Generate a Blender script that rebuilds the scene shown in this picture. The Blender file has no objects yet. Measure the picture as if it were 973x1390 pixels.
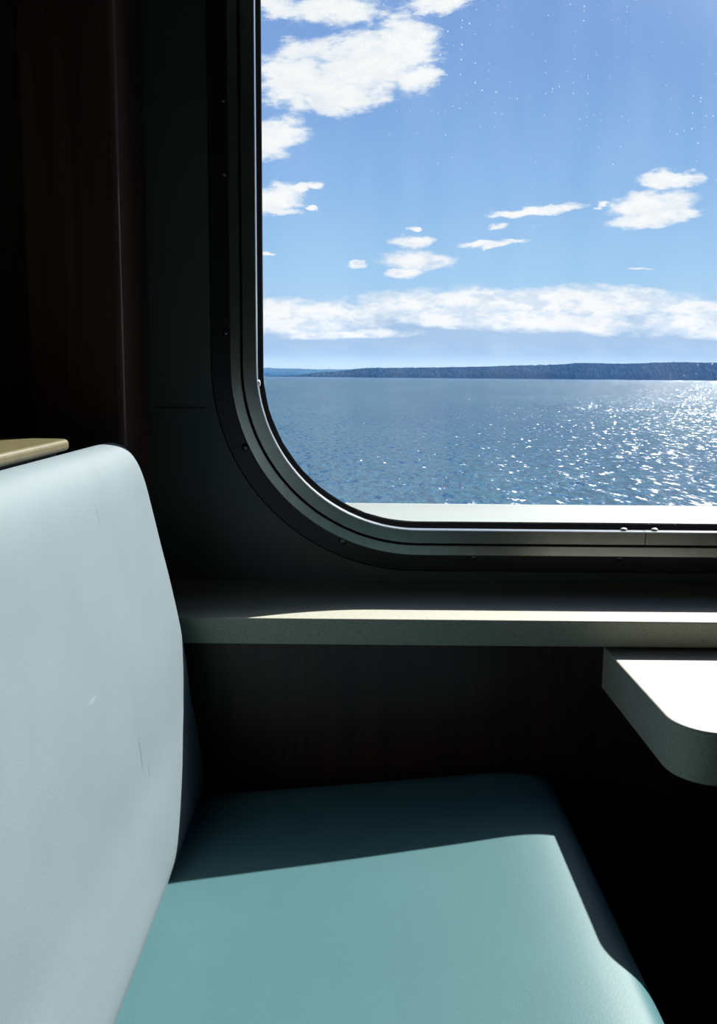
import bpy, bmesh, math, random
from mathutils import Vector, Matrix, noise as mnoise
random.seed(7)
C = bpy.context.scene.collection
S = bpy.context.scene

# ------------------------------------------------------------------ nodes
def new_mat(name):
    m = bpy.data.materials.new(name); m.use_nodes = True
    nt = m.node_tree; nt.nodes.clear()
    out = nt.nodes.new('ShaderNodeOutputMaterial')
    return m, nt, out

def nd(nt, kind, **kw):
    n = nt.nodes.new(kind)
    for k, v in kw.items():
        setattr(n, k, v)
    return n

def mth(nt, op, a, b=None, c=None, clamp=False):
    n = nt.nodes.new('ShaderNodeMath'); n.operation = op; n.use_clamp = clamp
    for i, x in enumerate((a, b, c)):
        if x is None: continue
        if isinstance(x, (int, float)): n.inputs[i].default_value = x
        else: nt.links.new(x, n.inputs[i])
    return n.outputs[0]

def sstep(nt, x, lo, hi, to0=0.0, to1=1.0):
    n = nt.nodes.new('ShaderNodeMapRange'); n.interpolation_type = 'SMOOTHSTEP'
    nt.links.new(x, n.inputs[0])
    n.inputs[1].default_value = lo; n.inputs[2].default_value = hi
    n.inputs[3].default_value = to0; n.inputs[4].default_value = to1
    return n.outputs[0]

def mixc(nt, f, a, b, blend='MIX'):
    n = nt.nodes.new('ShaderNodeMix'); n.data_type = 'RGBA'; n.blend_type = blend
    for s, x in ((n.inputs[0], f), (n.inputs[6], a), (n.inputs[7], b)):
        if isinstance(x, (int, float)): s.default_value = x
        elif isinstance(x, tuple): s.default_value = (*x, 1) if len(x) == 3 else x
        else: nt.links.new(x, s)
    return n.outputs[2]

def noise_tex(nt, vec, scale, detail=4, rough=.5, dist=0.0):
    n = nt.nodes.new('ShaderNodeTexNoise')
    if vec is not None: nt.links.new(vec, n.inputs['Vector'])
    n.inputs['Scale'].default_value = scale; n.inputs['Detail'].default_value = detail
    n.inputs['Roughness'].default_value = rough; n.inputs['Distortion'].default_value = dist
    return n

def objco(nt):
    return nt.nodes.new('ShaderNodeTexCoord').outputs['Object']

def mapped(nt, vec, scale):
    n = nt.nodes.new('ShaderNodeMapping'); nt.links.new(vec, n.inputs[0])
    n.inputs['Scale'].default_value = scale
    return n.outputs[0]

def principled(name, base, rough=.5, metal=0.0, spec=.5, var=0.0, vscale=6, vvec=(1, 1, 1),
               bump=0.0, bscale=200, bvec=(1, 1, 1), detail=3, sheen=0.0):
    m, nt, out = new_mat(name)
    p = nd(nt, 'ShaderNodeBsdfPrincipled')
    p.inputs['Roughness'].default_value = rough; p.inputs['Metallic'].default_value = metal
    p.inputs['Specular IOR Level'].default_value = spec
    p.inputs['Sheen Weight'].default_value = sheen
    co = objco(nt)
    col = None
    if var > 0:
        nz = noise_tex(nt, mapped(nt, co, vvec), vscale, detail)
        f = sstep(nt, nz.outputs[0], .3, .7)
        lo = tuple(c * (1 - var) for c in base); hi = tuple(min(1, c * (1 + var)) for c in base)
        col = mixc(nt, f, lo, hi)
        nt.links.new(col, p.inputs['Base Color'])
    else:
        p.inputs['Base Color'].default_value = (*base, 1)
    if bump > 0:
        nb = noise_tex(nt, mapped(nt, co, bvec), bscale, 3)
        b = nd(nt, 'ShaderNodeBump'); b.inputs['Strength'].default_value = bump
        b.inputs['Distance'].default_value = .002
        nt.links.new(nb.outputs[0], b.inputs['Height']); nt.links.new(b.outputs[0], p.inputs['Normal'])
    nt.links.new(p.outputs[0], out.inputs[0])
    m['p'] = p.name
    return m

def vinyl(name, base, rough, seed, spec, scuffs=()):
    """soft upholstery vinyl: fine grain, cloudy wear, a few scuffs"""
    m, nt, out = new_mat(name)
    p = nd(nt, 'ShaderNodeBsdfPrincipled')
    p.inputs['Roughness'].default_value = rough
    p.inputs['Specular IOR Level'].default_value = spec
    co = objco(nt)
    n1 = noise_tex(nt, co, 9 + seed, 5, .6)
    n2 = noise_tex(nt, co, 420, 2, .5)
    n3 = noise_tex(nt, mapped(nt, co, (30, 9, 30)), 1.0, 3, .6)
    c = mixc(nt, sstep(nt, n1.outputs[0], .3, .7), tuple(x * .97 for x in base), tuple(min(1, x * 1.02) for x in base))
    c = mixc(nt, sstep(nt, n2.outputs[0], .3, .75, .0, .10), c, tuple(x * .55 for x in base))
    c = mixc(nt, sstep(nt, n3.outputs[0], .72, .80, 0, .12), c, tuple(x * .5 for x in base))
    if scuffs:
        sp = nd(nt, 'ShaderNodeSeparateXYZ'); nt.links.new(co, sp.inputs[0])
        wob = mth(nt, 'MULTIPLY', mth(nt, 'SUBTRACT', noise_tex(nt, co, 60, 3, .6).outputs[0], .5), 1.2)
        for (cy, cz), (a, b_), k in scuffs:
            dy = mth(nt, 'DIVIDE', mth(nt, 'SUBTRACT', sp.outputs[1], cy), a)
            dz = mth(nt, 'DIVIDE', mth(nt, 'SUBTRACT', sp.outputs[2], cz), b_)
            e = mth(nt, 'SUBTRACT', 1.0, mth(nt, 'ADD', mth(nt, 'MULTIPLY', dy, dy), mth(nt, 'MULTIPLY', dz, dz)))
            f = sstep(nt, mth(nt, 'ADD', e, wob), 0.0, 1.0)
            c = mixc(nt, f, c, tuple(min(1, x * k) for x in base))
    nt.links.new(c, p.inputs['Base Color'])
    vor = nd(nt, 'ShaderNodeTexVoronoi'); vor.inputs['Scale'].default_value = 380
    nt.links.new(co, vor.inputs['Vector'])
    nw = noise_tex(nt, co, 14, 3, .5)
    h = mth(nt, 'ADD', mth(nt, 'MULTIPLY', vor.outputs['Distance'], .35), mth(nt, 'MULTIPLY', nw.outputs[0], .8))
    b = nd(nt, 'ShaderNodeBump'); b.inputs['Strength'].default_value = .11; b.inputs['Distance'].default_value = .0016
    nt.links.new(h, b.inputs['Height']); nt.links.new(b.outputs[0], p.inputs['Normal'])
    nt.links.new(p.outputs[0], out.inputs[0])
    return m

def laminate(name, base):
    """speckled cream-grey composite counter"""
    m, nt, out = new_mat(name)
    p = nd(nt, 'ShaderNodeBsdfPrincipled')
    p.inputs['Roughness'].default_value = .45; p.inputs['Specular IOR Level'].default_value = .22
    co = objco(nt)
    n1 = noise_tex(nt, co, 420, 2, .6); n2 = noise_tex(nt, co, 700, 1, .5); n3 = noise_tex(nt, co, 150, 2, .6)
    c = mixc(nt, sstep(nt, n1.outputs[0], .52, .66, 0, .55), base, tuple(x * .5 for x in base))
    c = mixc(nt, sstep(nt, n2.outputs[0], .60, .70, 0, .6), c, (.48, .48, .43))
    c = mixc(nt, sstep(nt, n3.outputs[0], .66, .72, 0, .5), c, tuple(x * .35 for x in base))
    nt.links.new(c, p.inputs['Base Color'])
    nt.links.new(p.outputs[0], out.inputs[0])
    return m

def wood(name, dark, light, rough=.4, spec=.35):
    m, nt, out = new_mat(name)
    p = nd(nt, 'ShaderNodeBsdfPrincipled')
    p.inputs['Roughness'].default_value = rough; p.inputs['Specular IOR Level'].default_value = spec
    co = objco(nt)
    n1 = noise_tex(nt, mapped(nt, co, (60, 60, 2.2)), 1.0, 5, .6, .6)
    c = mixc(nt, sstep(nt, n1.outputs[0], .3, .7), dark, light)
    nt.links.new(c, p.inputs['Base Color'])
    nt.links.new(p.outputs[0], out.inputs[0])
    return m

M = {}
M['seat'] = vinyl('teal vinyl', (.052, .124, .138), .50, 0, .14)
M['back'] = vinyl('pale blue grey vinyl', (.143, .185, .207), .64, 3, .14, [((.962, .625), (.004, .035), .75), ((1.005, .919), (.0035, .016), .8), ((.985, .590), (.003, .012), .8), ((.846, .743), (.016, .0035), 1.18)])
M['laminate'] = laminate('speckled laminate', (.345, .35, .292))
M['alu'] = principled('brushed aluminium', (.46, .475, .465), .25, .9, var=.06, vscale=40, bump=.05, bscale=600)
M['flange'] = principled('dark bronze flange', (.04, .04, .047), .45, .5, var=.1, vscale=8)
M['gasket'] = principled('black rubber gasket', (.0022, .0024, .003), .6, spec=0.0, bump=.8, bscale=160)
M['screw'] = principled('dull steel screw', (.16, .16, .18), .35, .9)
M['bright'] = principled('bright metal', (.5, .5, .5), .45, .4)
M['wall'] = principled('wall lining', (.115, .122, .120), .55, var=.06, vscale=3, bump=.06, bscale=300)
M['panel'] = wood('dark veneer', (.036, .017, .017), (.060, .027, .024))
M['pilaster'] = wood('brown veneer', (.11, .064, .062), (.16, .092, .08), .30)
M['capwood'] = wood('tan wood', (.082, .071, .031), (.105, .09, .042), .42)
M['dark'] = principled('dark paint', (.02, .021, .026), .55, var=.1)
M['floor'] = principled('deck covering', (.02, .022, .025), .7, var=.15, vscale=60)
M['ceil'] = principled('ceiling panel', (.09, .09, .085), .7, var=.04)
M['hull'] = principled('white hull paint', (.195, .222, .213), .6, spec=.2, var=.03, vscale=5, bump=.1, bscale=30)
M['steel'] = principled('steel leg', (.35, .36, .37), .3, 1.0)

# ------------------------------------------------------------------ helpers
def mesh_obj(name, bm, mat, parent=None, smooth=None, bevel=None, seg=3):
    bmesh.ops.recalc_face_normals(bm, faces=bm.faces[:])
    me = bpy.data.meshes.new(name); bm.to_mesh(me); bm.free()
    o = bpy.data.objects.new(name, me); C.objects.link(o)
    if mat: me.materials.append(mat)
    if parent: o.parent = parent
    if bevel:
        b = o.modifiers.new('bevel', 'BEVEL'); b.width = bevel; b.segments = seg
        b.limit_method = 'ANGLE'; b.angle_limit = math.radians(40); b.harden_normals = False
    if smooth is not None:
        me.polygons.foreach_set('use_smooth', [True] * len(me.polygons))
        me.set_sharp_from_angle(angle=math.radians(smooth))
    return o

def box(bm, x0, x1, y0, y1, z0, z1):
    v = [bm.verts.new((x, y, z)) for x in (x0, x1) for y in (y0, y1) for z in (z0, z1)]
    for f in ((0, 1, 3, 2), (4, 6, 7, 5), (0, 4, 5, 1), (2, 3, 7, 6), (0, 2, 6, 4), (1, 5, 7, 3)):
        bm.faces.new([v[i] for i in f])

def box_obj(name, dims, mat, parent=None, bevel=None, smooth=None):
    bm = bmesh.new(); box(bm, *dims)
    return mesh_obj(name, bm, mat, parent, smooth, bevel)

def prism(bm, pts, z0, z1):
    a = [bm.verts.new((x, y, z0)) for x, y in pts]; b = [bm.verts.new((x, y, z1)) for x, y in pts]
    n = len(pts)
    bm.faces.new(a); bm.faces.new(b)
    for i in range(n):
        bm.faces.new((a[i], a[(i + 1) % n], b[(i + 1) % n], b[i]))

def structure(o, label=None):
    o['kind'] = 'structure'
    if label: o['label'] = label
    return o

def tag(o, label, cat, group=None):
    o['label'] = label; o['category'] = cat; o['kind'] = 'thing'
    if group: o['group'] = group
    return o

def empty(name, loc):
    o = bpy.data.objects.new(name, None); C.objects.link(o); o.location = loc
    o.empty_display_size = .1
    return o

def adopt(root, *kids):
    for k in kids:
        k.parent = root
        k.matrix_parent_inverse = Matrix.Translation(-root.location)

def catmull(pts, n=8):
    out = []
    P = [pts[0]] + list(pts) + [pts[-1]]
    for i in range(1, len(P) - 2):
        p0, p1, p2, p3 = (Vector(q) for q in P[i - 1:i + 3])
        for k in range(n):
            t = k / n
            out.append(tuple(.5 * ((2 * p1) + (p2 - p0) * t + (2 * p0 - 5 * p1 + 4 * p2 - p3) * t * t + (3 * p1 - p0 - 3 * p2 + p3) * t ** 3)))
    out.append(tuple(pts[-1]))
    return out

# ------------------------------------------------------------------ camera
ZC = 1.10
cam_d = bpy.data.cameras.new('camera'); cam = bpy.data.objects.new('camera', cam_d); C.objects.link(cam)
cam_d.sensor_fit = 'VERTICAL'; cam_d.sensor_height = 36.0; cam_d.sensor_width = 36.0 * 973 / 1390
cam_d.lens = 36.0 * 1090 / 1390
cam_d.shift_y = -45 / 1390
cam_d.clip_start = .02; cam_d.clip_end = 80000
cam.matrix_world = (Matrix.Translation((0, 0, ZC)) @ Matrix.Rotation(math.radians(90 - 7.3), 4, 'X')
                    @ Matrix.Rotation(math.radians(.5), 4, 'Z'))
S.camera = cam

# ------------------------------------------------------------------ window opening path
WX0, WX1, WZ0, WZ1, WR = -.187, 1.20, .816, 2.08, .30
SEAM = .536
def ring_path(off, n=28, seam=SEAM, gap=0.0):
    """points of the rounded opening offset outward by off, starting at the seam in the bottom rail"""
    pts = [(seam + gap, WZ0 - off)]
    for cx, cz, a0 in ((WX1 - WR, WZ0 + WR, -90), (WX1 - WR, WZ1 - WR, 0), (WX0 + WR, WZ1 - WR, 90), (WX0 + WR, WZ0 + WR, 180)):
        for k in range(n + 1):
            a = math.radians(a0 + 90 * k / n)
            pts.append((cx + (WR + off) * math.cos(a), cz + (WR + off) * math.sin(a)))
    pts.append((seam - gap, WZ0 - off))
    return pts

def sweep(name, profile, mat, parent=None, closed=True, gap=0.0, smooth=30, wob=0.0):
    """profile: closed loop of (offset, y) carried round the opening"""
    bm = bmesh.new()
    loops = []
    for off, y in profile:
        p = ring_path(off, gap=gap)
        if closed: p = p[:-1]
        loops.append([bm.verts.new((x + random.uniform(-wob, wob), y + random.uniform(-wob, wob), z + random.uniform(-wob, wob))) for x, z in p])
    m = len(profile); n = len(loops[0])
    for i in range(m):
        a, b = loops[i], loops[(i + 1) % m]
        for k in range(n if closed else n - 1):
            bm.faces.new((a[k], a[(k + 1) % n], b[(k + 1) % n], b[k]))
    if not closed:
        bm.faces.new([l[0] for l in loops]); bm.faces.new([l[-1] for l in loops][::-1])
    return mesh_obj(name, bm, mat, parent, smooth)

WALL = 1.5525
# ------------------------------------------------------------------ room shell
RX0, RX1, RY0, RZ1 = -2.3, 2.6, -1.9, 2.42
def wall_with_hole(name, y0, y1, off, mat):
    bm = bmesh.new()
    hole = ring_path(off)[:-1]
    n = len(hole); cx = (WX0 + WX1) / 2; cz = (WZ0 + WZ1) / 2
    outer = []
    for x, z in hole:                       # matching points on the outer rectangle
        dx, dz = x - cx, z - cz
        t = 1e9
        if dx > 1e-9: t = min(t, (RX1 - cx) / dx)
        if dx < -1e-9: t = min(t, (RX0 - cx) / dx)
        if dz > 1e-9: t = min(t, (RZ1 - cz) / dz)
        if dz < -1e-9: t = min(t, (0 - cz) / dz)
        outer.append((cx + dx * t, cz + dz * t))
    ring = []
    for y in (y0, y1):
        h = [bm.verts.new((x, y, z)) for x, z in hole]
        o = [bm.verts.new((x, y, z)) for x, z in outer]
        for k in range(n):
            j = (k + 1) % n
            bm.faces.new((h[k], h[j], o[j], o[k]))
        # corners of the rectangle
        for X, Z in ((RX0, 0), (RX1, 0), (RX0, RZ1), (RX1, RZ1)):
            best = [k for k in range(n) if (abs(outer[k][0] - X) < 1e-6) != (abs(outer[(k + 1) % n][0] - X) < 1e-6)
                    and ((abs(outer[k][1] - Z) < 1e-6) or (abs(outer[(k + 1) % n][1] - Z) < 1e-6))]
            for k in best:
                c = bm.verts.new((X, y, Z)); bm.faces.new((o[k], o[(k + 1) % n], c))
        ring.append((h, o))
    for k in range(n):
        j = (k + 1) % n
        bm.faces.new((ring[0][0][k], ring[0][0][j], ring[1][0][j], ring[1][0][k]))
    return mesh_obj(name, bm, mat)

structure(wall_with_hole('wall_front', WALL, 1.62, .022, M['wall']), 'grey-green lining wall around the window')
structure(box_obj('floor', (RX0 - .06, RX1 + .06, RY0 - .06, 1.62, -.06, 0), M['floor']), 'dark deck covering')
structure(box_obj('ceiling', (RX0 - .06, RX1 + .06, RY0 - .06, 1.62, RZ1, RZ1 + .06), M['ceil']))
structure(box_obj('wall_left', (RX0 - .06, RX0, RY0, 1.62, 0, RZ1), M['wall']))
structure(box_obj('wall_right', (RX1, RX1 + .06, RY0, 1.62, 0, RZ1), M['dark']))
structure(box_obj('wall_back', (RX0 - .06, RX1 + .06, RY0 - .06, RY0, 0, RZ1), M['dark']))

# pilaster of brown veneer left of the window, with a rounded edge
pil = box_obj('trim_1', (-.565, -.400, 1.375, WALL, 0, RZ1), M['pilaster'], bevel=.012, smooth=40)
structure(pil, 'brown veneered pilaster standing left of the window')
# veneer panel under the shelf
structure(box_obj('trim_2', (-.395, RX1, 1.318, 1.345, 0, .653), M['panel']), 'dark red-brown veneer panel below the window shelf')
# joint strip in the wall lining (fine horizontal seam)
structure(box_obj('trim_3', (-.395, -.295, WALL - .0015, WALL, 1.0355, 1.038), M['dark']), 'thin dark seam in the wall lining')

# ------------------------------------------------------------------ window
win = empty('window_1', ((WX0 + WX1) / 2, 1.51, WZ0))
win['kind'] = 'structure'; win['label'] = 'rounded ferry window in a stepped aluminium frame'
parts = []
flange = sweep('flange', [(.0, 1.5465), (.094, 1.5465), (.097, 1.5495), (.097, WALL), (.0, WALL)], M['flange'])
flange['label'] = 'dark flange screwed to the wall'
outer = sweep('frame', [(.0285, 1.476), (.030, 1.4735), (.047, 1.4735), (.0495, 1.476), (.0495, 1.546), (.0285, 1.546)], M['alu'])
outer['label'] = 'outer brushed aluminium frame ring'
inner = sweep('glazing_bead', [(.0, 1.4735), (.0012, 1.472), (.0240, 1.472), (.0255, 1.4735), (.0255, 1.492), (.0, 1.492)], M['alu'], closed=False, gap=.0007)
inner['label'] = 'inner aluminium bead with a joint in its lower rail'
back = sweep('frame_spacer', [(.006, 1.493), (.0285, 1.482), (.0285, 1.545), (.006, 1.545)], M['gasket'])
gask = sweep('gasket', [(-.0008, 1.4925), (.006, 1.4925), (.006, 1.546), (-.0035, 1.546), (-.0040, 1.536), (-.0005, 1.528)], M['gasket'], wob=.0006)
gask['label'] = 'black rubber gasket'

# glass
def glass_mat():
    m, nt, out = new_mat('salt specked glass')
    tr = nd(nt, 'ShaderNodeBsdfTransparent'); tr.inputs[0].default_value = (.97, .985, .985, 1)
    gl = nd(nt, 'ShaderNodeBsdfGlossy'); gl.inputs['Roughness'].default_value = .02
    lw = nd(nt, 'ShaderNodeLayerWeight'); lw.inputs[0].default_value = .5
    fr = mth(nt, 'MULTIPLY_ADD', mth(nt, 'POWER', lw.outputs['Facing'], 5.0), .9, .05)
    mx = nd(nt, 'ShaderNodeMixShader')
    nt.links.new(fr, mx.inputs[0]); nt.links.new(tr.outputs[0], mx.inputs[1]); nt.links.new(gl.outputs[0], mx.inputs[2])
    di = nd(nt, 'ShaderNodeBsdfTranslucent'); di.inputs[0].default_value = (.9, .9, .88, 1)
    co = objco(nt)
    vo = nd(nt, 'ShaderNodeTexVoronoi', voronoi_dimensions='2D'); vo.inputs['Scale'].default_value = 78
    s0 = nd(nt, 'ShaderNodeSeparateXYZ'); nt.links.new(co, s0.inputs[0])
    c0 = nd(nt, 'ShaderNodeCombineXYZ'); nt.links.new(s0.outputs[0], c0.inputs[0]); nt.links.new(s0.outputs[2], c0.inputs[1])
    nt.links.new(c0.outputs[0], vo.inputs['Vector'])
    sp = nd(nt, 'ShaderNodeSeparateColor'); nt.links.new(vo.outputs['Color'], sp.inputs[0])
    rad = mth(nt, 'MULTIPLY', mth(nt, 'POWER', sp.outputs[0], 3.0), .105)      # mostly tiny, a few larger specks
    spot = mth(nt, 'LESS_THAN', vo.outputs['Distance'], rad)
    nz = noise_tex(nt, co, 3.0, 3, .6)
    nz2 = noise_tex(nt, mapped(nt, co, (9, 9, 2.5)), 1.0, 4, .6)
    sz = nd(nt, 'ShaderNodeSeparateXYZ'); nt.links.new(co, sz.inputs[0])
    lean = mth(nt, 'MULTIPLY_ADD', sz.outputs[0], 1.5, sz.outputs[2])
    patch = mth(nt, 'MULTIPLY', sstep(nt, nz.outputs[0], .40, .62, .25, 1.0), sstep(nt, lean, 1.35, 2.3, .12, 1.0))
    film = sstep(nt, nz2.outputs[0], .35, .75, .003, .016)
    f = mth(nt, 'MAXIMUM', film, mth(nt, 'MULTIPLY', mth(nt, 'MULTIPLY', spot, patch), .26))
    m2 = nd(nt, 'ShaderNodeMixShader')
    nt.links.new(f, m2.inputs[0]); nt.links.new(mx.outputs[0], m2.inputs[1]); nt.links.new(di.outputs[0], m2.inputs[2])
    nt.links.new(m2.outputs[0], out.inputs[0])
    return m
bm = bmesh.new()
ring = ring_path(.004)[:-1]
fa = [bm.verts.new((x, 1.534, z)) for x, z in ring]
bm.faces.new(fa)
pane = mesh_obj('glass_pane', bm, glass_mat()); pane['label'] = 'clear window glass specked with dried salt spray'
parts += [flange, outer, inner, back, gask, pane]

# screws
def screw_bm(r, h, slot=True):
    """domed head facing the room (-Y) with a cross recess"""
    bm = bmesh.new(); n = 20
    rings = []
    for rr, yy in ((r, 0), (r, -.25 * h), (.86 * r, -.62 * h), (.55 * r, -.92 * h), (.22 * r, -h)):
        rings.append([bm.verts.new((rr * math.cos(2 * math.pi * k / n), yy, rr * math.sin(2 * math.pi * k / n))) for k in range(n)])
    for a, b in zip(rings, rings[1:]):
        for k in range(n): bm.faces.new((a[k], a[(k + 1) % n], b[(k + 1) % n], b[k]))
    bm.faces.new(rings[0]);
    c = [bm.verts.new((.2 * r * math.cos(2 * math.pi * k / n), -.72 * h, .2 * r * math.sin(2 * math.pi * k / n))) for k in range(n)]
    for k in range(n): bm.faces.new((rings[-1][k], rings[-1][(k + 1) % n], c[(k + 1) % n], c[k]))
    bm.faces.new(c)
    return bm
OFF = .066
scr = mesh_obj('screw', screw_bm(.0075, .006), M['screw'], smooth=40)
spots = []
for z in (1.18, 1.47, 1.60): spots.append((WX0 - OFF, z))
for a in (205, 247):
    spots.append((WX0 + WR + (WR + OFF) * math.cos(math.radians(a)), WZ0 + WR + (WR + OFF) * math.sin(math.radians(a))))
for x in (.228, .515, .80): spots.append((x, WZ0 - OFF))
for z in (1.2, 1.5): spots.append((WX1 + OFF, z))
for x in (.2, .5, .8): spots.append((x, WZ1 + OFF))
for i, (x, z) in enumerate(spots):
    o = scr if i == 0 else scr.copy()
    if i: C.objects.link(o)
    o.location = (x, 1.5465, z); parts.append(o)
# beads of sealant glinting on the inner lip
bm = bmesh.new(); bmesh.ops.create_icosphere(bm, subdivisions=3, radius=.0055)
for v in bm.verts: v.co.z *= .55; v.co.x *= 1.15
clip = mesh_obj('glazing_clip', bm, M['bright'], smooth=60)
for i, (x, y, z) in enumerate(((.500, 1.488, WZ0 + .002), (.558, 1.488, WZ0 + .002), (WX0 + .002, 1.49, 1.085))):
    o = clip if i == 0 else clip.copy()
    if i: C.objects.link(o)
    o.location = (x, y, z)
    if i == 2: o.rotation_euler = (0, math.radians(90), 0)
    parts.append(o)
adopt(win, *parts)

# white ledge outside the glass
led = bmesh.new()
prof = [(1.62, .70), (1.62, .806), (1.80, .8065), (1.815, .810), (1.826, .810), (1.832, .805), (1.832, .70)]
a = [led.verts.new((-1.2, y, z)) for y, z in prof]; b = [led.verts.new((2.6, y, z)) for y, z in prof]
led.faces.new(a); led.faces.new(b)
for i in range(len(prof)): led.faces.new((a[i], a[(i + 1) % len(prof)], b[(i + 1) % len(prof)], b[i]))
ledge = mesh_obj('exterior_ledge', led, M['hull'], smooth=40)
tag(ledge, 'white painted steel ledge running along outside below the window glass', 'ledge')

# ------------------------------------------------------------------ shelf
shelf = box_obj('window_shelf', (-.397, 2.35, 1.2995, WALL, .6525, .6975), M['laminate'], bevel=.0025, smooth=40)
tag(shelf, 'long speckled grey laminate shelf below the window with a sunlit strip', 'shelf')

# ------------------------------------------------------------------ table
tab = empty('side_table', (.83, 1.14, 0))
tag(tab, 'small speckled cream table with rounded corner projecting from under the shelf', 'table')
pts = [(1.27, 1.317), (.418, 1.317)]
r = .056
for k in range(0, 13):
    a_ = math.radians(180 + 90 * k / 12); pts.append((.418 + r + r * math.cos(a_), .983 + r + r * math.sin(a_)))
for k in range(0, 13):
    a_ = math.radians(270 + 90 * k / 12); pts.append((1.27 - .08 + .08 * math.cos(a_),   .983 + .08 + .08 * math.sin(a_)))
bm = bmesh.new(); prism(bm, pts, .575, .648)
top = mesh_obj('tabletop', bm, M['laminate'], smooth=40, bevel=.003)
bm = bmesh.new()
bmesh.ops.create_cone(bm, cap_ends=True, segments=32, radius1=.032, radius2=.032, depth=.56, matrix=Matrix.Translation((.86, 1.14, .297)))
leg = mesh_obj('pedestal', bm, M['steel'], smooth=40)
bm = bmesh.new()
bmesh.ops.create_cone(bm, cap_ends=True, segments=48, radius1=.17, radius2=.15, depth=.014, matrix=Matrix.Translation((.86, 1.14, .007)))
bmesh.ops.create_cone(bm, cap_ends=True, segments=48, radius1=.06, radius2=.035, depth=.02, matrix=Matrix.Translation((.86, 1.14, .024)))
foot = mesh_obj('base', bm, M['steel'], smooth=40)
adopt(tab, top, leg, foot)

# ------------------------------------------------------------------ bench
bench = empty('booth_bench', (.03, .3, 0))
tag(bench, 'upholstered ferry booth bench with teal seat and pale blue-grey backrest', 'bench')
Y0, Y1 = -.62, 1.272

def loft(name, prof, y0, y1, r, centre, shrink, mat):
    """closed profile (x,z) carried along y with softly rounded ends; shrink = metres lost in x and z at the very end"""
    bm = bmesh.new(); n = 10
    st = [(y0 + r * (1 - math.sin(math.pi / 2 * k / n)), 1 - math.cos(math.pi / 2 * k / n)) for k in range(n + 1)]
    # k = n is the end face (y0, full shrink); k = 0 is r inside (no shrink)
    lower = [(y, s) for y, s in reversed(st)]
    upper = [(y1 - (y - y0), s) for y, s in st]
    xs = [p[0] for p in prof]; zs = [p[1] for p in prof]
    w = max(xs) - min(xs); h = max(zs) - min(zs)
    loops = []
    for y, s in lower + upper:
        fx = 1 - s * shrink[0] / w; fz = 1 - s * shrink[1] / h
        loops.append([bm.verts.new((centre[0] + (x - centre[0]) * fx, y, centre[1] + (z - centre[1]) * fz)) for x, z in prof])
    m = len(prof)
    for a, b in zip(loops, loops[1:]):
        for i in range(m): bm.faces.new((a[i], a[(i + 1) % m], b[(i + 1) % m], b[i]))
    bm.faces.new(loops[0]); bm.faces.new(loops[-1])
    return mesh_obj(name, bm, mat, smooth=60)

# seat cushion profile: dips to the crease, rises to a soft rolled front edge
seat_top = [(-.315, .402), (-.255, .411), (-.15, .421), (.0, .435), (.14, .449), (.23, .458), (.280, .458), (.310, .451), (.326, .427), (.331, .395), (.327, .365), (.312, .340)]
seat_prof = catmull(seat_top, 6) + [(.29, .335), (-.315, .335)]
seat = loft('seat', seat_prof, Y0, Y1, .050, (-.315, .335), (.055, .030), M['seat'])
# backrest cushion profile: lumbar bulge, leaning back, rounded top
front = [(-.292, .330), (-.268, .372), (-.2545, .413), (-.2490, .445), (-.2555, .51), (-.2670, .579), (-.2740, .64), (-.2830, .702), (-.2975, .775), (-.3110, .834), (-.3245, .895), (-.3350, .938), (-.3470, .967), (-.3640, .987), (-.385, .9945), (-.402, .991)]
back_prof = catmull(front, 6) + [(-.412, .978), (-.412, .330)]
backrest = loft('backrest', back_prof, Y0, 1.262, .022, (-.412, .62), (.030, .030), M['back'])
board = box_obj('back_board', (-.440, -.413, Y0, 1.095, .0, .9945), M['dark'], bevel=.003, smooth=40)
# wooden cap rail
cp = []
rr = .02
x0, x1, ya, yb = -.66, -.398, Y0, 1.115
for cx, cy, a0 in ((x1 - rr, yb - rr, 0), (x0 + rr, yb - rr, 90)):
    for k in range(9):
        a_ = math.radians(a0 + 90 * k / 8); cp.append((cx + rr * math.cos(a_), cy + rr * math.sin(a_)))
cp += [(x0, ya), (x1, ya)]
bm = bmesh.new(); prism(bm, cp, .9945, 1.0105)
cap = mesh_obj('cap_rail', bm, M['capwood'], smooth=50, bevel=.006); cap['label'] = 'tan wooden cap along the top of the backrest'
base = box_obj('base', (-.38, .25, Y0 + .02, 1.20, .0, .334), M['dark'], bevel=.004, smooth=40)
adopt(bench, seat, backrest, board, cap, base)

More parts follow.
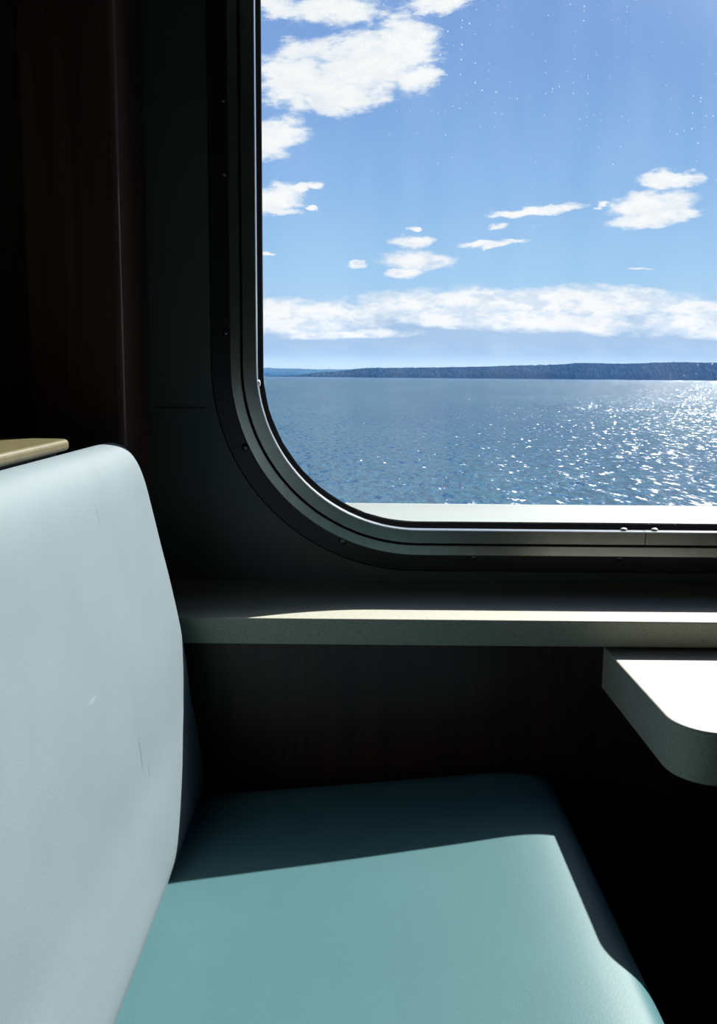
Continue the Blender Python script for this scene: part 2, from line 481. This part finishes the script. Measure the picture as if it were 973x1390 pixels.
# ------------------------------------------------------------------ sea
ZSEA = -10.0
def sea_mat():
    m, nt, out = new_mat('sea water')
    geo = nd(nt, 'ShaderNodeNewGeometry')
    co = geo.outputs['Position']
    def slope(scale, vec, detail):
        n = noise_tex(nt, mapped(nt, co, vec), scale, detail, .6)
        v = nd(nt, 'ShaderNodeVectorMath', operation='SUBTRACT')
        nt.links.new(n.outputs['Color'], v.inputs[0]); v.inputs[1].default_value = (.5, .5, .5)
        return v.outputs[0]
    def scaled(v, k):
        s = nd(nt, 'ShaderNodeVectorMath', operation='MULTIPLY'); nt.links.new(v, s.inputs[0]); s.inputs[1].default_value = k
        return s.outputs[0]
    def vadd(a, b):
        s = nd(nt, 'ShaderNodeVectorMath', operation='ADD'); nt.links.new(a, s.inputs[0])
        if isinstance(b, tuple): s.inputs[1].default_value = b
        else: nt.links.new(b, s.inputs[1])
        return s.outputs[0]
    s1 = scaled(slope(1.0, (1.3, .42, 1), 2.2), (2.15, 2.15, 0))
    s2 = scaled(slope(1.0, (.12, .07, 1), 3), (.35, .35, 0))
    nv = vadd(vadd(s1, s2), (0, 0, 1))
    nn = nd(nt, 'ShaderNodeVectorMath', operation='NORMALIZE'); nt.links.new(nv, nn.inputs[0])
    big = noise_tex(nt, mapped(nt, co, (.012, .004, 1)), 1.0, 4, .6)
    fine = noise_tex(nt, mapped(nt, co, (1.3, .35, 1)), 1.0, 4, .65)
    c = mixc(nt, sstep(nt, big.outputs[0], .35, .65), (.004, .053, .100), (.018, .080, .115))
    c = mixc(nt, sstep(nt, fine.outputs[0], .36, .58, .85, 0), c, (.003, .022, .052))
    di = nd(nt, 'ShaderNodeBsdfDiffuse'); nt.links.new(c, di.inputs[0])
    gl = nd(nt, 'ShaderNodeBsdfGlossy'); gl.inputs['Roughness'].default_value = .13
    nt.links.new(nn.outputs[0], gl.inputs['Normal'])
    fr = nd(nt, 'ShaderNodeFresnel'); fr.inputs[0].default_value = 1.33; nt.links.new(nn.outputs[0], fr.inputs['Normal'])
    mx = nd(nt, 'ShaderNodeMixShader')
    nt.links.new(mth(nt, 'MULTIPLY', fr.outputs[0], .36), mx.inputs[0]); nt.links.new(di.outputs[0], mx.inputs[1]); nt.links.new(gl.outputs[0], mx.inputs[2])
    nt.links.new(mx.outputs[0], out.inputs[0])
    return m
bm = bmesh.new()
ys = [3, 60, 200, 800, 3000, 12000, 60000]
vs = [[bm.verts.new((x, y, ZSEA)) for x in (-60000, -5000, -500, 0, 500, 5000, 60000)] for y in ys]
for i in range(len(ys) - 1):
    for k in range(6): bm.faces.new((vs[i][k], vs[i][k + 1], vs[i + 1][k + 1], vs[i + 1][k]))
sea = mesh_obj('sea', bm, sea_mat())
structure(sea, 'rippled blue sea glittering in the sun towards the right')

# ------------------------------------------------------------------ wooded hills
def hill_mat(name, lo, hi, scale):
    m, nt, out = new_mat(name)
    co = nd(nt, 'ShaderNodeNewGeometry').outputs['Position']
    n = noise_tex(nt, co, scale, 4, .65)
    c = mixc(nt, sstep(nt, n.outputs[0], .35, .66), lo, hi)
    d = nd(nt, 'ShaderNodeBsdfDiffuse'); nt.links.new(c, d.inputs[0]); nt.links.new(d.outputs[0], out.inputs[0])
    return m
def hill(name, D, keys, x0, x1, nx, depth, jag, mat):
    """ridge at distance D; keys: (x, crest height)"""
    bm = bmesh.new(); ny = 26; rows = []
    def H(x):
        if x <= keys[0][0]: return keys[0][1]
        for (xa, ha), (xb, hb) in zip(keys, keys[1:]):
            if x <= xb:
                t = (x - xa) / (xb - xa); t = t * t * (3 - 2 * t); return ha + (hb - ha) * t
        return keys[-1][1]
    for i in range(nx + 1):
        x = x0 + (x1 - x0) * i / nx; row = []
        h = H(x)
        for j in range(ny + 1):
            t = j / ny
            prof = math.sin(math.pi * min(1, t * 1.0)) ** .6 if 0 < t < 1 else 0
            lump = .12 * mnoise.noise((x / 400, t * 3, D)) + .02 * mnoise.noise((x / 120, t * 6, D))
            z = h * prof * (1 + lump)
            if 0 < t < 1: z += jag * (random.random() ** 1.6)
            shore = 60 * mnoise.noise((x / 300, 0, D + 7))
            row.append(bm.verts.new((x, D + shore * (1 - t) + t * depth, ZSEA - (1 if t in (0, 1) else 0) + z)))
        rows.append(row)
    for a, b in zip(rows, rows[1:]):
        for j in range(ny): bm.faces.new((a[j], b[j], b[j + 1], a[j + 1]))
    return mesh_obj(name, bm, mat)
D = 6000
near = hill('wooded_hill', D, [(-550, 0), (-250, 34), (100, 68), (500, 74), (1000, 92), (1500, 104), (2100, 122), (2700, 140), (4500, 170)], -700, 5000, 1100, 900, 11,
            hill_mat('blue green conifers', (.006, .016, .026), (.020, .042, .050), .02))
tag(near, 'dark blue-green wooded hill rising to the right across the sea', 'hill')
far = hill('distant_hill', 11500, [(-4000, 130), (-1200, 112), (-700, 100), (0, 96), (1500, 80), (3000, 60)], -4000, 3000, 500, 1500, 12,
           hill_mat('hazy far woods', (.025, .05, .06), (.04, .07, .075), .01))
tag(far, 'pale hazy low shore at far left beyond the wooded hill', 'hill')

# ------------------------------------------------------------------ haze over the strait
m, nt, out = new_mat('sea haze')
vs_ = nd(nt, 'ShaderNodeVolumeScatter'); vs_.inputs['Color'].default_value = (.11, .38, 1.0, 1)
vs_.inputs['Density'].default_value = 3.6e-5; vs_.inputs['Anisotropy'].default_value = 0.0
nt.links.new(vs_.outputs[0], out.inputs['Volume'])
bm = bmesh.new(); box(bm, -9000, 12000, 900, 15000, ZSEA + .5, 320)
haze = mesh_obj('sea_haze', bm, m)
haze['kind'] = 'stuff'; haze['label'] = 'thin blue haze lying over the far water and hills'

# ------------------------------------------------------------------ sky
CLOUDS = [(-0.0099,0.3618,0.0872,0.0440,-10), (-0.0750,0.3489,0.0532,0.0385,0), (0.0462,0.3803,0.0477,0.0422,-20), (-0.0314,0.3270,0.0569,0.0220,0), (0.0684,0.3501,0.0312,0.0202,-10), (-0.0319,0.4235,0.0569,0.0239,0), (-0.1033,0.4293,0.0367,0.0156,0), (0.0858,0.4333,0.0440,0.0128,-5), (-0.1215,0.2795,0.0606,0.0266,-14), (-0.1132,0.2084,0.0477,0.0183,-12), (-0.0662,0.2242,0.0275,0.0046,-9), (-0.0928,0.1975,0.0239,0.0055,0), (-0.0565,0.2021,0.0083,0.0037,0), (-0.1171,0.1463,0.0110,0.0023,0), (-0.0018,0.1351,0.0156,0.0046,0), (0.0648,0.1609,0.0312,0.0083,0), (0.0705,0.1392,0.0459,0.0138,0), (0.0529,0.1251,0.0239,0.0064,-4), (0.0654,0.1756,0.0083,0.0023,0), (0.2113,0.2000,0.0606,0.0055,-5), (0.2889,0.2084,0.0128,0.0041,-6), (0.1539,0.1599,0.0459,0.0046,-5), (0.1694,0.1799,0.0156,0.0037,-6), (0.3679,0.2372,0.0440,0.0110,-2), (0.3492,0.2081,0.0569,0.0156,-8), (0.3483,0.1918,0.0569,0.0110,-7), (0.3426,0.1320,0.0202,0.0017,0),
          # the long bank above the horizon
          (-.11, .072, .16, .024, 0), (.10, .088, .13, .020, -2), (.27, .090, .15, .022, 0), (.20, .070, .22, .016, 2), (.42, .068, .10, .018, 3), (-.015, .0505, .088, .0065, -2), (.40, .085, .06, .012, 4)]
w = bpy.data.worlds.new('sky'); S.world = w; w.use_nodes = True
nt = w.node_tree; nt.nodes.clear()
out = nd(nt, 'ShaderNodeOutputWorld'); bg = nd(nt, 'ShaderNodeBackground')
tc = nd(nt, 'ShaderNodeTexCoord').outputs['Generated']
sx = nd(nt, 'ShaderNodeSeparateXYZ'); nt.links.new(tc, sx.inputs[0])
Yc = mth(nt, 'MAXIMUM', sx.outputs[1], .02)
X = mth(nt, 'DIVIDE', sx.outputs[0], Yc); Z = mth(nt, 'DIVIDE', sx.outputs[2], Yc)
cb = nd(nt, 'ShaderNodeCombineXYZ'); nt.links.new(X, cb.inputs[0]); nt.links.new(Z, cb.inputs[1])
P2 = cb.outputs[0]
# low clouds are drawn out sideways, high ones billow
pm = mapped(nt, P2, (1, 2.2, 1))
wn = noise_tex(nt, pm, 26, 6, .62); wn2 = noise_tex(nt, mapped(nt, P2, (1, 1.6, 1)), 70, 5, .6)
det = noise_tex(nt, mapped(nt, P2, (1, 3.0, 1)), 16, 7, .62)
ws = nd(nt, 'ShaderNodeSeparateColor'); nt.links.new(wn.outputs['Color'], ws.inputs[0])
Xw = mth(nt, 'ADD', X, mth(nt, 'MULTIPLY', mth(nt, 'SUBTRACT', ws.outputs[0], .5), .045))
Zw = mth(nt, 'ADD', Z, mth(nt, 'MULTIPLY', mth(nt, 'SUBTRACT', ws.outputs[1], .5), mth(nt, 'MULTIPLY_ADD', Z, .075, .006)))
acc = None
for cx, cz, a, b, r in CLOUDS:
    t = math.radians(-r); ct, sn = math.cos(t), math.sin(t)
    dx = mth(nt, 'SUBTRACT', Xw, cx); dz = mth(nt, 'SUBTRACT', Zw, cz)
    p = mth(nt, 'MULTIPLY_ADD', dx, ct / a, mth(nt, 'MULTIPLY', dz, sn / a))
    q = mth(nt, 'MULTIPLY_ADD', dz, ct / b, mth(nt, 'MULTIPLY', dx, -sn / b))
    e = mth(nt, 'SUBTRACT', 1.0, mth(nt, 'ADD', mth(nt, 'MULTIPLY', p, p), mth(nt, 'MULTIPLY', q, q)))
    acc = e if acc is None else mth(nt, 'MAXIMUM', acc, e)
acc = mth(nt, 'MAXIMUM', acc, -3.0)
dens = mth(nt, 'ADD', acc, mth(nt, 'MULTIPLY', mth(nt, 'SUBTRACT', det.outputs[0], .5), 2.4))
dens = mth(nt, 'ADD', dens, mth(nt, 'MULTIPLY', mth(nt, 'SUBTRACT', wn2.outputs[0], .5), .9))
mask = sstep(nt, dens, -.22, .62)
core = sstep(nt, dens, .15, 1.0)
ramp = nd(nt, 'ShaderNodeValToRGB'); nt.links.new(sx.outputs[2], ramp.inputs[0])
els = ramp.color_ramp.elements
stops = [(0.0, (.62, .75, .87)), (.06, (.47, .66, .86)), (.12, (.37, .62, .90)), (.22, (.265, .49, .84)), (.33, (.215, .405, .775)), (.45, (.19, .35, .72)), (1.0, (.08, .18, .5))]
els[0].position, els[0].color = stops[0][0], (*stops[0][1], 1)
els[1].position, els[1].color = stops[-1][0], (*stops[-1][1], 1)
for p_, c_ in stops[1:-1]:
    e = els.new(p_); e.color = (*c_, 1)
# grey undersides of the low bank
und = mth(nt, 'MULTIPLY', sstep(nt, Z, .012, .030), sstep(nt, Z, .066, .095, 1, 0))
und = mth(nt, 'MULTIPLY', und, sstep(nt, det.outputs[0], .25, .6, .6, 1.0))
sky = mixc(nt, und, ramp.outputs[0], (.39, .535, .74))
cloud = mixc(nt, core, (.80, .875, .96), (1.0, 1.0, 1.0))
shade = mth(nt, 'MULTIPLY', sstep(nt, wn.outputs[0], .45, .64, 0, .85), sstep(nt, Z, .11, .2, 1, .25))
cloud = mixc(nt, shade, cloud, (.62, .745, .885))
sky = mixc(nt, mask, sky, cloud)
# hazy aureole round the sun
sdir = Vector((.73, 1.0, 1.0)).normalized()
dp = nd(nt, 'ShaderNodeVectorMath', operation='DOT_PRODUCT'); nt.links.new(tc, dp.inputs[0]); dp.inputs[1].default_value = sdir
ang2 = mth(nt, 'MULTIPLY', mth(nt, 'SUBTRACT', 1.0, dp.outputs['Value']), 2.0)
glow = mth(nt, 'MULTIPLY', mth(nt, 'EXPONENT', mth(nt, 'MULTIPLY', ang2, -1 / (.165 ** 2))), 10.0)
gc = nd(nt, 'ShaderNodeVectorMath', operation='SCALE'); gc.inputs[0].default_value = (1.0, .97, .92); nt.links.new(glow, gc.inputs['Scale'])
sky = mixc(nt, 1.0, sky, gc.outputs[0], 'ADD')
nt.links.new(sky, bg.inputs[0]); bg.inputs[1].default_value = 1.0
nt.links.new(bg.outputs[0], out.inputs[0])

# ------------------------------------------------------------------ sun
sd = bpy.data.lights.new('sun', 'SUN'); sd.energy = 14.4; sd.angle = math.radians(.53); sd.color = (1.0, .965, .90)
sun = bpy.data.objects.new('sun', sd); C.objects.link(sun)
sun.rotation_euler = Vector((-.73, -1.0, -1.0)).to_track_quat('-Z', 'Y').to_euler()
sun.location = (20, 30, 30)

# ------------------------------------------------------------------ view
S.view_settings.view_transform = 'Standard'; S.view_settings.look = 'None'
S.view_settings.gamma = 1.0; S.view_settings.use_curve_mapping = False
S.view_settings.exposure = 0.0
S.cycles.use_denoising = True
S.cycles.max_bounces = 10; S.cycles.diffuse_bounces = 5
S.cycles.sample_clamp_indirect = 6.0
